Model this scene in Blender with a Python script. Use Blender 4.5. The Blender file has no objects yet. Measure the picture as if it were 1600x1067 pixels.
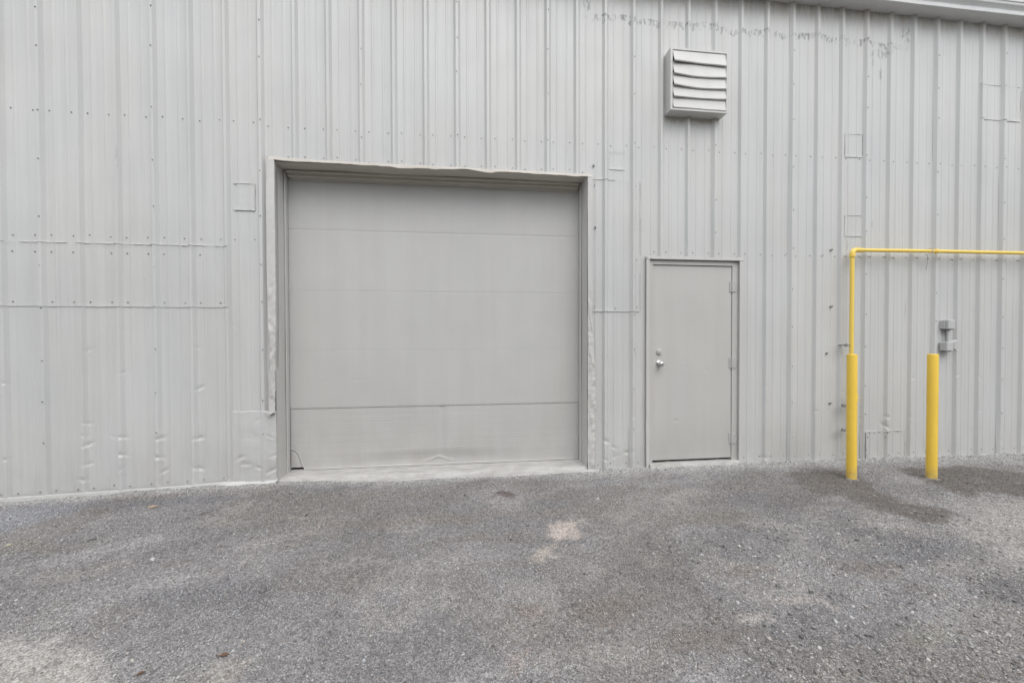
import bpy, math
import numpy as np
from mathutils import Matrix, Vector

# ------------------------------------------------------------------ camera, sky, sun, exposure
sc = bpy.context.scene
C = sc.collection
cd = bpy.data.cameras.new("camera"); cam = bpy.data.objects.new("camera", cd); C.objects.link(cam)
cd.sensor_width = 36.0; cd.lens = 36.0 * 620.0 / 1600.0; cd.clip_start = 0.05; cd.clip_end = 600
_R = Vector((0.99292222, -0.11874058, -0.0024782)); _U = Vector((0.00409659, 0.01338745, 0.99990199)); _F = Vector((0.11869576, 0.99283506, -0.01377912))
M4 = Matrix((_R, _U, -_F)).transposed().to_4x4(); M4.translation = Vector((0.0, -3.98609577, 1.40))
cam.matrix_world = M4
sc.camera = cam

SUN_EL, SUN_AZ = math.radians(55), math.radians(168)      # azimuth clockwise from +Y (north)
w = bpy.data.worlds.new("World"); sc.world = w; w.use_nodes = True
nt = w.node_tree; nt.nodes.clear()
sky = nt.nodes.new("ShaderNodeTexSky"); sky.sky_type = 'NISHITA'; sky.sun_disc = False
sky.sun_elevation = SUN_EL; sky.sun_rotation = SUN_AZ; sky.dust_density = 4.0; sky.air_density = 1.0; sky.ozone_density = 1.0
hsv = nt.nodes.new("ShaderNodeHueSaturation"); hsv.inputs['Saturation'].default_value = 0.33
bg = nt.nodes.new("ShaderNodeBackground"); bg.inputs['Strength'].default_value = 0.12
out = nt.nodes.new("ShaderNodeOutputWorld")
nt.links.new(sky.outputs[0], hsv.inputs['Color']); cloud = nt.nodes.new("ShaderNodeMix"); cloud.data_type = 'RGBA'; cloud.inputs[0].default_value = 0.5; cloud.inputs[7].default_value = (5.6, 5.8, 6.1, 1)   # thin even overcast
nt.links.new(hsv.outputs[0], cloud.inputs[6]); nt.links.new(cloud.outputs[2], bg.inputs[0]); nt.links.new(bg.outputs[0], out.inputs[0])
sd = bpy.data.lights.new("sun", 'SUN'); sd.energy = 0.6; sd.angle = math.radians(50); sd.color = (1.0, 0.98, 0.95)
so = bpy.data.objects.new("sun", sd); C.objects.link(so)
_d = Vector((math.sin(SUN_AZ) * math.cos(SUN_EL), math.cos(SUN_AZ) * math.cos(SUN_EL), math.sin(SUN_EL)))
so.rotation_euler = _d.to_track_quat('Z', 'Y').to_euler(); so.location = _d * 30
sc.view_settings.view_transform = 'Standard'; sc.view_settings.look = 'None'
sc.view_settings.exposure = 0.92; sc.view_settings.gamma = 1.0

rng = np.random.default_rng(7)

# ------------------------------------------------------------------ numpy noise
def vnoise(x, y, seed=0):
    x = np.asarray(x, float); y = np.asarray(y, float)
    xi = np.floor(x).astype(np.int64); yi = np.floor(y).astype(np.int64)
    fx = x - xi; fy = y - yi; fx = fx * fx * (3 - 2 * fx); fy = fy * fy * (3 - 2 * fy)
    def h(a, b):
        n = (a * 374761393 + b * 668265263 + seed * 1442695041) & 0xFFFFFFFF
        n = ((n ^ (n >> 13)) * 1274126177) & 0xFFFFFFFF
        return ((n ^ (n >> 16)) & 0xFFFF) / 65535.0
    return (h(xi, yi) * (1 - fx) + h(xi + 1, yi) * fx) * (1 - fy) + (h(xi, yi + 1) * (1 - fx) + h(xi + 1, yi + 1) * fx) * fy
def fbm(x, y, seed=0, octs=4):
    s = 0; a = 0.5; t = 0
    for k in range(octs):
        s = s + a * vnoise(x * 2 ** k, y * 2 ** k, seed + 17 * k); t += a; a *= 0.5
    return s / t
def sm(a, b, v):
    t = np.clip((v - a) / (b - a), 0, 1); return t * t * (3 - 2 * t)

# ------------------------------------------------------------------ materials
def mat(name, base, rough=0.5, metal=0.0, spec=0.5):
    m = bpy.data.materials.new(name); m.use_nodes = True
    b = m.node_tree.nodes['Principled BSDF']
    b.inputs['Base Color'].default_value = (*base, 1); b.inputs['Roughness'].default_value = rough
    b.inputs['Metallic'].default_value = metal; b.inputs['Specular IOR Level'].default_value = spec
    return m, m.node_tree, b
def N(t, typ, **kw):
    n = t.nodes.new(typ)
    for k, v in kw.items():
        if k.startswith('i_'):
            n.inputs[int(k[2:]) if k[2:].isdigit() else k[2:].replace('_', ' ')].default_value = v
        else: setattr(n, k, v)
    return n
def noise(t, vec, scale, detail=4, rough=0.55, sc3=(1, 1, 1)):
    mp = N(t, 'ShaderNodeMapping'); mp.inputs['Scale'].default_value = sc3
    t.links.new(vec, mp.inputs[0])
    n = N(t, 'ShaderNodeTexNoise'); n.inputs['Scale'].default_value = scale; n.inputs['Detail'].default_value = detail; n.inputs['Roughness'].default_value = rough
    t.links.new(mp.outputs[0], n.inputs['Vector']); return n.outputs['Fac']
def mr(t, v, a, b, c, d, smooth=False):
    n = N(t, 'ShaderNodeMapRange'); n.inputs[1].default_value = a; n.inputs[2].default_value = b; n.inputs[3].default_value = c; n.inputs[4].default_value = d
    if smooth: n.interpolation_type = 'SMOOTHSTEP'
    t.links.new(v, n.inputs[0]); return n.outputs[0]
def mth(t, op, a, b=None):
    n = N(t, 'ShaderNodeMath', operation=op)
    for i, v in enumerate((a, b)):
        if v is None: continue
        if isinstance(v, (int, float)): n.inputs[i].default_value = v
        else: t.links.new(v, n.inputs[i])
    return n.outputs[0]
def mixc(t, fac, a, b, mode='MIX'):
    n = N(t, 'ShaderNodeMix', data_type='RGBA', blend_type=mode)
    for i, v in ((0, fac), (6, a), (7, b)):
        if isinstance(v, (int, float)): n.inputs[i].default_value = v
        elif isinstance(v, tuple): n.inputs[i].default_value = (*v, 1)
        else: t.links.new(v, n.inputs[i])
    return n.outputs[2]
def bump(t, b, h, strength, dist):
    n = N(t, 'ShaderNodeBump'); n.inputs['Strength'].default_value = strength; n.inputs['Distance'].default_value = dist
    t.links.new(h, n.inputs['Height']); t.links.new(n.outputs[0], b.inputs['Normal'])

PAINT = (0.553, 0.562, 0.560)
def paint(name, base=PAINT, rough=0.42, residue_shade=False, streak=0.05, low=0.0):
    """sprayed grey wall paint: slightly uneven coat, thin grime streaks, specks"""
    m, t, b = mat(name, base, rough)
    pos = N(t, 'ShaderNodeNewGeometry').outputs['Position']
    big = noise(t, pos, 0.9, 3)
    st = noise(t, pos, 9.0, 5, 0.6, (1, 1, 0.06))
    fine = noise(t, pos, 60.0, 3, 0.6)
    lane = noise(t, pos, 34.0, 3, 0.6, (1, 1, 0.012))
    v = mth(t, 'ADD', mr(t, big, 0.3, 0.7, 1 - streak * 0.9, 1 + streak * 0.7), mr(t, st, 0.3, 0.7, -streak * 0.6, streak * 0.6))
    v = mth(t, 'ADD', v, mr(t, fine, 0.3, 0.7, -0.012, 0.012))
    if residue_shade: v = mth(t, 'ADD', v, mr(t, lane, 0.3, 0.7, -0.030, 0.026))
    hv = N(t, 'ShaderNodeHueSaturation'); hv.inputs['Color'].default_value = (*base, 1); t.links.new(v, hv.inputs['Value'])
    col = hv.outputs[0]
    warm = noise(t, pos, 1.7, 2, 0.5, (1, 1, 0.4))
    col = mixc(t, mr(t, warm, 0.35, 0.7, 0, 0.5), col, mixc(t, 1.0, col, (1.03, 1.0, 0.955), 'MULTIPLY'))
    if residue_shade:
        sp = N(t, 'ShaderNodeSeparateXYZ'); t.links.new(pos, sp.inputs[0]); X, Z = sp.outputs[0], sp.outputs[2]
        # dust and splash grime low on the sheets
        g = mth(t, 'MULTIPLY', mr(t, Z, 0.0, 0.55, 1, 0, True), mr(t, noise(t, pos, 5, 4, 0.6, (1, 1, 0.5)), 0.35, 0.75, 0.1, 0.8))
        col = mixc(t, mth(t, 'MULTIPLY', g, 0.55), col, (0.40, 0.385, 0.36))
        # brown dirt right under the eave, with the eave's soft shade painted in
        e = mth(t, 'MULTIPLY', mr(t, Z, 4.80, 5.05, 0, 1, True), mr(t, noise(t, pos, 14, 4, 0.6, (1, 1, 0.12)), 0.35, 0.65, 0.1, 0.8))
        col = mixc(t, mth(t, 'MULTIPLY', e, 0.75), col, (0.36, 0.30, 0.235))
        # grey adhesive left by a long strip that was pulled off: ragged vertical strokes hanging from one line
        wob = mr(t, noise(t, pos, 2.2, 2, 0.5, (1, 0, 0)), 0.3, 0.7, -0.035, 0.035)
        zc = mth(t, 'SUBTRACT', mth(t, 'SUBTRACT', Z, 4.705), wob)
        drop = mr(t, noise(t, pos, 13.0, 2, 0.5, (1, 0, 0)), 0.35, 0.7, 0.012, 0.085)
        band = mth(t, 'MULTIPLY', mr(t, zc, 0.018, 0.03, 1, 0, True), mr(t, mth(t, 'ADD', zc, drop), -0.012, 0.006, 0, 1, True))
        strokes = mr(t, noise(t, pos, 42.0, 4, 0.7, (1, 0.2, 0.33)), 0.46, 0.60, 0, 1, True)
        xr = mth(t, 'MULTIPLY', mr(t, X, 1.22, 1.28, 0, 1), mr(t, X, 4.85, 5.1, 1, 0))
        patchy = mr(t, noise(t, pos, 5.0, 3, 0.6, (1, 0, 0)), 0.36, 0.52, 0.15, 1)
        r = mth(t, 'MULTIPLY', mth(t, 'MULTIPLY', band, strokes), mth(t, 'MULTIPLY', xr, patchy))
        dv = mth(t, 'MULTIPLY', mth(t, 'MULTIPLY', mr(t, X, 2.10, 2.16, 0, 1), mr(t, X, 2.70, 2.76, 1, 0)), mth(t, 'MULTIPLY', mr(t, mth(t, 'ADD', Z, mr(t, noise(t, pos, 12, 3, .5, (1, 0, 0)), .3, .7, 0, .05)), 3.68, 3.72, 0, 1, True), mr(t, Z, 3.74, 3.76, 1, 0)))
        col = mixc(t, mth(t, 'MULTIPLY', dv, 0.5), col, (0.36, 0.31, 0.25))
        # a few short runs below its right end and a faint scuff on the left sheets
        def blot(cx, cz, rx, rz, k):
            a = mth(t, 'DIVIDE', mth(t, 'SUBTRACT', X, cx), rx); c = mth(t, 'DIVIDE', mth(t, 'SUBTRACT', Z, cz), rz)
            d = mth(t, 'ADD', mth(t, 'MULTIPLY', a, a), mth(t, 'MULTIPLY', c, c))
            return mth(t, 'MULTIPLY', mr(t, d, 0.3, 1.0, k, 0, True), strokes)
        for q in ((5.03, 4.83, .10, .11, .8), (4.72, 4.60, .12, .08, .7), (4.70, 4.32, .03, .13, .7), (4.60, 4.52, .05, .12, .5), (1.27, 4.82, .05, .10, .8),
                  (-3.10, 3.02, .012, .12, .45), (4.62, 2.66, .02, .06, .5), (4.28, 2.42, .03, .10, .35), (5.06, 1.62, .015, .22, .35)):
            r = mth(t, 'MAXIMUM', r, blot(*q))
        col = mixc(t, mth(t, 'MULTIPLY', r, 0.62), col, (0.10, 0.105, 0.11))
    if low:      # rubbed-in dust and splash on the lowest part, hand grime in faint vertical wipes
        zz_ = N(t, 'ShaderNodeSeparateXYZ'); t.links.new(pos, zz_.inputs[0])
        g = mth(t, 'MULTIPLY', mr(t, zz_.outputs[2], 0.0, 0.75, 1, 0, True), mr(t, noise(t, pos, 4, 5, 0.65, (1, 1, 0.6)), 0.35, 0.7, 0.05, 1))
        col = mixc(t, mth(t, 'MULTIPLY', g, low), col, (0.36, 0.34, 0.31))
        sc_ = mr(t, noise(t, pos, 26, 5, 0.75, (0.35, 1, 2.2)), 0.655, 0.70, 0, 1)
        col = mixc(t, mth(t, 'MULTIPLY', sc_, low * 0.8), col, (0.30, 0.295, 0.285))
    # sparse chips
    vo = N(t, 'ShaderNodeTexVoronoi'); vo.inputs['Scale'].default_value = 6.5; t.links.new(pos, vo.inputs['Vector'])
    chip = mth(t, 'MULTIPLY', mr(t, vo.outputs['Distance'], 0.018, 0.03, 1, 0), mr(t, noise(t, pos, 1.3, 1), 0.5, 0.6, 0, 1))
    col = mixc(t, mth(t, 'MULTIPLY', chip, 0.5), col, (0.17, 0.16, 0.15))
    t.links.new(col, b.inputs['Base Color'])
    t.links.new(mr(t, noise(t, pos, 4, 4), 0.3, 0.7, rough - 0.07, rough + 0.10), b.inputs['Roughness'])
    h = mth(t, 'ADD', mth(t, 'MULTIPLY', noise(t, pos, 7, 3, 0.5, (1, 1, 0.5)), 1.0), mth(t, 'MULTIPLY', noise(t, pos, 160, 3), 0.05))
    bump(t, b, h, 0.35, 0.006)
    return m
M_wall = paint("painted_sheet_metal", residue_shade=True)
M_trim = paint("painted_flashing", (0.55, 0.548, 0.535), 0.40)
M_head = paint("dusty_head_flashing", (0.50, 0.475, 0.43), 0.5)
M_door = paint("painted_door_sections", (0.505, 0.505, 0.498), 0.46, streak=0.04, low=0.4)
M_leaf = paint("painted_steel_door", (0.505, 0.505, 0.492), 0.42, streak=0.04, low=0.35)
M_vent = paint("painted_vent_metal", (0.575, 0.577, 0.567), 0.45)
M_hinge = paint("painted_hinge", (0.47, 0.47, 0.465), 0.33)
M_box = paint("painted_box", (0.50, 0.505, 0.505), 0.5)
M_caulk = paint("caulk_bead", (0.56, 0.56, 0.55), 0.6)
M_gutter = paint("gutter_paint", (0.62, 0.625, 0.63), 0.38)
M_screw, _t, _b = mat("screw_head", (0.25, 0.25, 0.25), 0.5, 0.5)
_o = N(_t, 'ShaderNodeNewGeometry'); _t.links.new(mixc(_t, mr(_t, noise(_t, _o.outputs['Position'], 9, 1), .35, .65, 0, 1), (0.17, 0.17, 0.175), (0.34, 0.32, 0.30)), _b.inputs['Base Color'])
M_shade_seal, _t, _b = mat("crack_shade_and_seal", (0.20, 0.195, 0.185), 0.9)  # dark line drawn as crack and shadow along caulk beads; also the rubber seal
M_dark, _t, _b = mat("dark_void", (0.01, 0.01, 0.01), 0.9)
M_steel, _t, _b = mat("brushed_knob_steel", (0.62, 0.61, 0.59), 0.28, 0.9)
bump(_t, _b, noise(_t, N(_t, 'ShaderNodeNewGeometry').outputs['Position'], 400, 2), 0.2, 0.0005)
M_galv, _t, _b = mat("weathered_bracket_steel", (0.33, 0.33, 0.33), 0.55, 0.6)
_t.links.new(mr(_t, noise(_t, N(_t, 'ShaderNodeNewGeometry').outputs['Position'], 80, 3), .3, .7, .4, .7), _b.inputs['Roughness'])
def yellow(name, base, rough):
    m, t, b = mat(name, base, rough)
    pos = N(t, 'ShaderNodeNewGeometry').outputs['Position']
    a = noise(t, pos, 6, 4, 0.6, (1, 1, 0.5)); sp = N(t, 'ShaderNodeSeparateXYZ'); t.links.new(pos, sp.inputs[0])
    col = mixc(t, mr(t, a, 0.35, 0.7, 0, 0.3), base, tuple(c * k for c, k in zip(base, (0.86, 0.85, 0.9))))
    scr = mr(t, noise(t, pos, 30, 5, 0.7, (1, 1, 0.3)), 0.64, 0.72, 0, 1)
    col = mixc(t, mth(t, 'MULTIPLY', scr, 0.35), col, (0.34, 0.25, 0.10))
    foot = mth(t, 'MULTIPLY', mr(t, sp.outputs[2], 0.0, 0.16, 1, 0, True), mr(t, noise(t, pos, 25, 4), 0.35, 0.6, 0.2, 1))
    col = mixc(t, mth(t, 'MULTIPLY', foot, 0.55), col, (0.30, 0.27, 0.22))
    t.links.new(col, b.inputs['Base Color']); bump(t, b, noise(t, pos, 70, 3), 0.15, 0.001)
    return m
M_boll = yellow("yellow_bollard_sleeve", (0.92, 0.625, 0.085), 0.5)
M_pipe = yellow("yellow_gas_pipe_paint", (0.90, 0.65, 0.13), 0.4)
M_conc, _t, _b = mat("sill_concrete", (0.50, 0.49, 0.47), 0.85)
_p = N(_t, 'ShaderNodeNewGeometry').outputs['Position']
_c = mixc(_t, mr(_t, noise(_t, _p, 6, 6, .65, (1, 3, 3)), .35, .65, 0, 1), (0.50, 0.495, 0.48), (0.36, 0.35, 0.335))
_c = mixc(_t, mr(_t, noise(_t, _p, 40, 5, .7, (0.5, 1, 1)), .6, .7, 0, .6), _c, (0.20, 0.195, 0.19))
_t.links.new(_c, _b.inputs['Base Color']); bump(_t, _b, noise(_t, _p, 50, 6, .7), .6, .006)

M_foot, _t, _b = mat("dirty_footing", (0.24, 0.23, 0.21), 0.9)
_p = N(_t, 'ShaderNodeNewGeometry').outputs['Position']; _t.links.new(mixc(_t, noise(_t, _p, 60, 5, .7), (0.32, 0.30, 0.27), (0.13, 0.12, 0.11)), _b.inputs['Base Color'])
M_ground, t, b = mat("gravel_ground", (0.17, 0.17, 0.175), 0.88, spec=0.3)
pos = N(t, 'ShaderNodeNewGeometry').outputs['Position']
att = N(t, 'ShaderNodeAttribute', attribute_name='tint').outputs['Color']
vo = N(t, 'ShaderNodeTexVoronoi'); vo.inputs['Scale'].default_value = 150; t.links.new(pos, vo.inputs['Vector'])
vo2 = N(t, 'ShaderNodeTexVoronoi'); vo2.inputs['Scale'].default_value = 70; t.links.new(pos, vo2.inputs['Vector'])
sx = N(t, 'ShaderNodeSeparateColor'); t.links.new(vo.outputs['Color'], sx.inputs[0])
sx2 = N(t, 'ShaderNodeSeparateColor'); t.links.new(vo2.outputs['Color'], sx2.inputs[0])
v = mth(t, 'MULTIPLY', mr(t, sx.outputs[0], 0, 1, 0.62, 1.30), mr(t, sx2.outputs[1], 0, 1, 0.80, 1.18))
v = mth(t, 'MULTIPLY', v, mr(t, noise(t, pos, 22, 6, .65), .3, .7, .78, 1.2))
hv = N(t, 'ShaderNodeHueSaturation'); t.links.new(att, hv.inputs['Color']); t.links.new(v, hv.inputs['Value'])
t.links.new(hv.outputs[0], b.inputs['Base Color'])
hh = mth(t, 'ADD', mth(t, 'MULTIPLY', mr(t, vo.outputs['Distance'], 0, .6, 1, 0), .5), mth(t, 'MULTIPLY', mr(t, vo2.outputs['Distance'], 0, .6, 1, 0), .8))
bump(t, b, mth(t, 'ADD', hh, noise(t, pos, 30, 5)), 0.8, 0.006)
M_stone, t, b = mat("crushed_stone", (0.2, 0.2, 0.2), 0.8, spec=0.35)
pos = N(t, 'ShaderNodeNewGeometry').outputs['Position']
att = N(t, 'ShaderNodeAttribute', attribute_name='tint').outputs['Color']
hv = N(t, 'ShaderNodeHueSaturation'); t.links.new(att, hv.inputs['Color']); t.links.new(mr(t, noise(t, pos, 250, 2), .3, .7, .85, 1.15), hv.inputs['Value'])
t.links.new(hv.outputs[0], b.inputs['Base Color'])

# ------------------------------------------------------------------ mesh helpers
class MB:
    def __init__(s): s.v = []; s.f = []; s.mi = []; s.n = 0
    def add(s, v, f, mi=0):
        v = np.asarray(v, float).reshape(-1, 3); s.v.append(v)
        for q in f: s.f.append(tuple(int(i) + s.n for i in q)); s.mi.append(mi)
        s.n += len(v)
    def box(s, x0, x1, y0, y1, z0, z1, mi=0, bev=0.0):
        if bev <= 0:
            v = [(x, y, z) for x in (x0, x1) for y in (y0, y1) for z in (z0, z1)]
            s.add(v, [(0, 1, 3, 2), (4, 6, 7, 5), (0, 4, 5, 1), (2, 3, 7, 6), (0, 2, 6, 4), (1, 5, 7, 3)], mi); return
        c = np.array([(x0 + x1) / 2, (y0 + y1) / 2, (z0 + z1) / 2]); h = np.array([(x1 - x0) / 2, (y1 - y0) / 2, (z1 - z0) / 2])
        bev = min(bev, h.min() * 0.9); vs = []; idx = {}
        for sx in (-1, 1):
            for sy in (-1, 1):
                for sz in (-1, 1):
                    for a in range(3):
                        o = h - bev; o = o.copy(); o[a] = h[a]
                        idx[(sx, sy, sz, a)] = len(vs); vs.append(c + o * np.array([sx, sy, sz]))
        F = []
        S = (-1, 1)
        for a in range(3):
            b_, c_ = (a + 1) % 3, (a + 2) % 3
            for sa in S:
                q = []
                for (sb, scc) in ((-1, -1), (1, -1), (1, 1), (-1, 1)):
                    k = [0, 0, 0]; k[a] = sa; k[b_] = sb; k[c_] = scc; q.append(idx[(*k, a)])
                F.append(q if sa > 0 else q[::-1])
            for sb in S:      # edges parallel to axis a
                for scc in S:
                    k0 = [0, 0, 0]; k0[b_] = sb; k0[c_] = scc; k1 = list(k0); k0[a] = -1; k1[a] = 1
                    q = [idx[(*k0, b_)], idx[(*k1, b_)], idx[(*k1, c_)], idx[(*k0, c_)]]
                    F.append(q if sb * scc < 0 else q[::-1])
        for sx in S:
            for sy in S:
                for sz in S:
                    q = [idx[(sx, sy, sz, a)] for a in range(3)]
                    F.append(q if sx * sy * sz > 0 else q[::-1])
        s.add(vs, F, mi)
    def tube(s, pts, r, seg=16, cap=True, mi=0, sx=1.0):
        pts = [Vector(p) for p in pts]; rr = r if hasattr(r, '__len__') else [r] * len(pts)
        vs = []; up = None
        for i, p in enumerate(pts):
            d = (pts[min(i + 1, len(pts) - 1)] - pts[max(i - 1, 0)]).normalized()
            if up is None: up = Vector((0, 0, 1)) if abs(d.z) < .9 else Vector((1, 0, 0))
            a = d.cross(up).normalized(); bb = a.cross(d).normalized(); up = bb
            for k in range(seg):
                an = 2 * math.pi * k / seg; vs.append(p + a * (math.cos(an) * rr[i] * sx) + bb * (math.sin(an) * rr[i]))
        f = [(i * seg + k, i * seg + (k + 1) % seg, (i + 1) * seg + (k + 1) % seg, (i + 1) * seg + k) for i in range(len(pts) - 1) for k in range(seg)]
        if cap: f += [tuple(range(seg))[::-1], tuple(range((len(pts) - 1) * seg, len(pts) * seg))]
        s.add([tuple(v) for v in vs], f, mi)
    def grid(s, P, mask=None, mi=0, flip=False):
        """P: (nz, nx, 3)"""
        nz, nx = P.shape[:2]; I = np.arange(nz * nx).reshape(nz, nx)
        q = np.stack([I[:-1, :-1], I[:-1, 1:], I[1:, 1:], I[1:, :-1]], -1)
        if flip: q = q[..., ::-1]
        q = q.reshape(-1, 4)
        if mask is not None: q = q[mask.reshape(-1)]
        s.v.append(P.reshape(-1, 3)); s.f += [tuple(r) for r in (q + s.n).tolist()]; s.mi += [mi] * len(q); s.n += nz * nx
    def build(s, name, mats, parent=None, smooth=30, loc=None):
        me = bpy.data.meshes.new(name); V = np.concatenate(s.v)
        if loc is not None: V = V - np.array(loc)
        me.from_pydata(V.tolist(), [], s.f)
        for m in (mats if isinstance(mats, (list, tuple)) else [mats]): me.materials.append(m)
        if max(s.mi): me.polygons.foreach_set('material_index', s.mi)
        if smooth:
            me.shade_smooth(); me.set_sharp_from_angle(angle=math.radians(smooth))
        me.update()
        o = bpy.data.objects.new(name, me); C.objects.link(o)
        if loc is not None: o.location = loc
        if parent is not None: o.parent = parent; o.matrix_parent_inverse = Matrix.Identity(4)
        return o
def empty(name, label, cat, group=None, loc=(0, 0, 0)):
    o = bpy.data.objects.new(name, None); C.objects.link(o); o['label'] = label; o['category'] = cat
    if group: o['group'] = group
    o.empty_display_size = 0.1; o.location = loc
    return o
def tag(o, label, cat, group=None):
    o['label'] = label; o['category'] = cat
    if group: o['group'] = group
    return o

# ------------------------------------------------------------------ ground
OX0, OX1, DX0, DX1 = -1.770, 1.260, 1.935, 2.970
BX = [-30, -4.07, -3.05, -2.3, -1.8, -1.2, 1.28, 1.94, 3.0, 4.3, 5.3, 6.65, 30]
BZ = [-.054, -.054, -.012, .012, .02, .012, .0, .005, .006, -.008, -.012, -.022, -.02]
def wall_base(x): return np.interp(x, BX, BZ)
def gheight(x, y):
    k = sm(-0.75, -0.05, y)
    near = np.exp(-((np.abs(x) / 14) ** 4)) * (y > -14)
    z = wall_base(x) * k + (fbm(x * 1.1, y * 1.1, 3, 3) - .5) * .030 * (1 - .7 * k) * near
    z = z + (fbm(x * 7, y * 7, 5, 3) - .5) * .010 * near
    z = z + sm(-.16, -.03, y) * (fbm(x * 5, y * 6, 9, 3) - .35) * .030 * near * ((x < OX0 - .05) | (x > OX1 + .12)) * ((x < DX0) | (x > DX1))      # grit heaped against the sheets
    z = z + 6.0 * sm(-8.5, -13.0, y + (fbm(x * .2, y * .2, 7, 3) - .5) * 3)      # unseen earth bank, added behind the camera to darken the lower wall
    return z
def poly_sd(px, py, poly):
    poly = np.array(poly); d = np.full(px.shape, 1e9); ins = np.zeros(px.shape, bool)
    for i in range(len(poly)):
        a = poly[i]; c = poly[(i + 1) % len(poly)]; e = c - a
        t_ = np.clip(((px - a[0]) * e[0] + (py - a[1]) * e[1]) / (e @ e), 0, 1)
        d = np.minimum(d, np.hypot(px - a[0] - t_ * e[0], py - a[1] - t_ * e[1]))
        cond = ((a[1] > py) != (c[1] > py)) & (px < (c[0] - a[0]) * (py - a[1]) / (c[1] - a[1] + 1e-12) + a[0])
        ins ^= cond
    return np.where(ins, -d, d)
POLY = [
 ([(3.2,-.26),(3.61,-.22),(3.93,-.3),(3.75,-.59),(3.72,-.97),(3.75,-1.24),(3.71,-1.4),(3.5,-1.5),(3.31,-1.49),(3.17,-1.23),(3.17,-.9),(3.08,-.75)], (.112,.102,.094), .14, .92),
 ([(4.59,-.24),(5.21,-.32),(5.67,-.6),(5.95,-.87),(5.26,-1.24),(4.87,-1.08),(4.43,-1.01),(4.4,-.71)], (.110,.101,.094), .14, .92),
 ([(4.08,-1.09),(4.72,-1.17),(4.88,-1.44),(3.58,-2.12),(3.22,-2.07),(3.18,-1.86),(3.46,-1.57)], (.26,.25,.235), .35, .75),
 ([(3.2,-1.11),(3.21,-1.52),(3.39,-1.65),(3.12,-1.7),(2.87,-1.45)], (.25,.24,.225), .18, .7),
 ([(-2.34,-1.95),(-2.05,-1.91),(-1.78,-1.98),(-1.55,-2.13),(-1.38,-2.32),(-1.85,-2.38)], (.30,.29,.27), .12, .85),
 ([(-1.14,-2.23),(-1.11,-2.12),(-.95,-2.12),(-.97,-2.27),(-1.08,-2.3)], (.27,.25,.23), .08, .75),
 ([(-4.21,-.3),(-3.84,-.22),(-3.26,-.18),(-3.24,-.42),(-3.26,-.63),(-3.4,-.88),(-3.5,-1.14)], (.21,.215,.235), .25, .7),
 ([(.59,-1.26),(.67,-1.14),(.8,-1.09),(.85,-1.22),(.77,-1.31),(.65,-1.33)], (.325,.285,.26), .06, .9),
 ([(.49,-1.44),(.6,-1.40),(.64,-1.55),(.58,-1.6),(.54,-1.55)], (.31,.28,.25), .06, .85),
]
ELL = [(-2.2,-1.35,.25,.08,(.24,.23,.21),.5), (-.6,-1.5,.35,.08,(.23,.22,.205),.4), (1.9,-.75,.35,.09,(.25,.24,.225),.5), (2.3,-1.35,.25,.07,(.26,.25,.235),.5), (3.0,-2.0,.3,.1,(.25,.24,.225),.5), (.1,-1.25,.45,.10,(.155,.138,.122),.45),
 # x, y, rx, ry, colour, strength
 (.33,-.52,.10,.07,(.115,.095,.09),.9), (-.18,-.86,.50,.13,(.165,.145,.13),.55), (-.81,-.90,.30,.12,(.165,.145,.13),.45), (.9,-.95,.5,.14,(.165,.150,.135),.45),
 (1.62,-1.84,.18,.07,(.165,.140,.125),.5), (2.44,-1.91,.20,.10,(.155,.132,.118),.5), (.26,-2.07,.10,.06,(.175,.145,.13),.5),
 (1.41,-2.21,.16,.07,(.31,.29,.27),.7), (1.76,-2.14,.10,.05,(.31,.28,.26),.65), (2.12,-2.38,.20,.10,(.19,.185,.15),.5),
 (-1.22,-.76,.10,.03,(.30,.26,.23),.6), (-1.03,-1.03,.09,.03,(.30,.26,.23),.6), (.69,-2.03,.22,.10,(.145,.125,.112),.5),
 (1.06,-2.33,.25,.07,(.15,.13,.118),.5), (.25,-2.34,.08,.05,(.25,.215,.195),.5), (-2.9,-1.0,.45,.10,(.15,.14,.115),.4), (1.9,-1.2,.4,.12,(.15,.145,.12),.35),
 (2.6,-.9,.6,.2,(.125,.12,.125),.45), (-1.4,-1.7,.5,.15,(.13,.13,.135),.45), (1.7,-.35,.9,.12,(.22,.22,.225),.5), (2.9,-1.75,.5,.2,(.135,.135,.14),.5),
 (-2.6,-.35,.9,.10,(.125,.125,.135),.5), (.9,-.30,.6,.08,(.165,.15,.145),.5),
]
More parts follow.
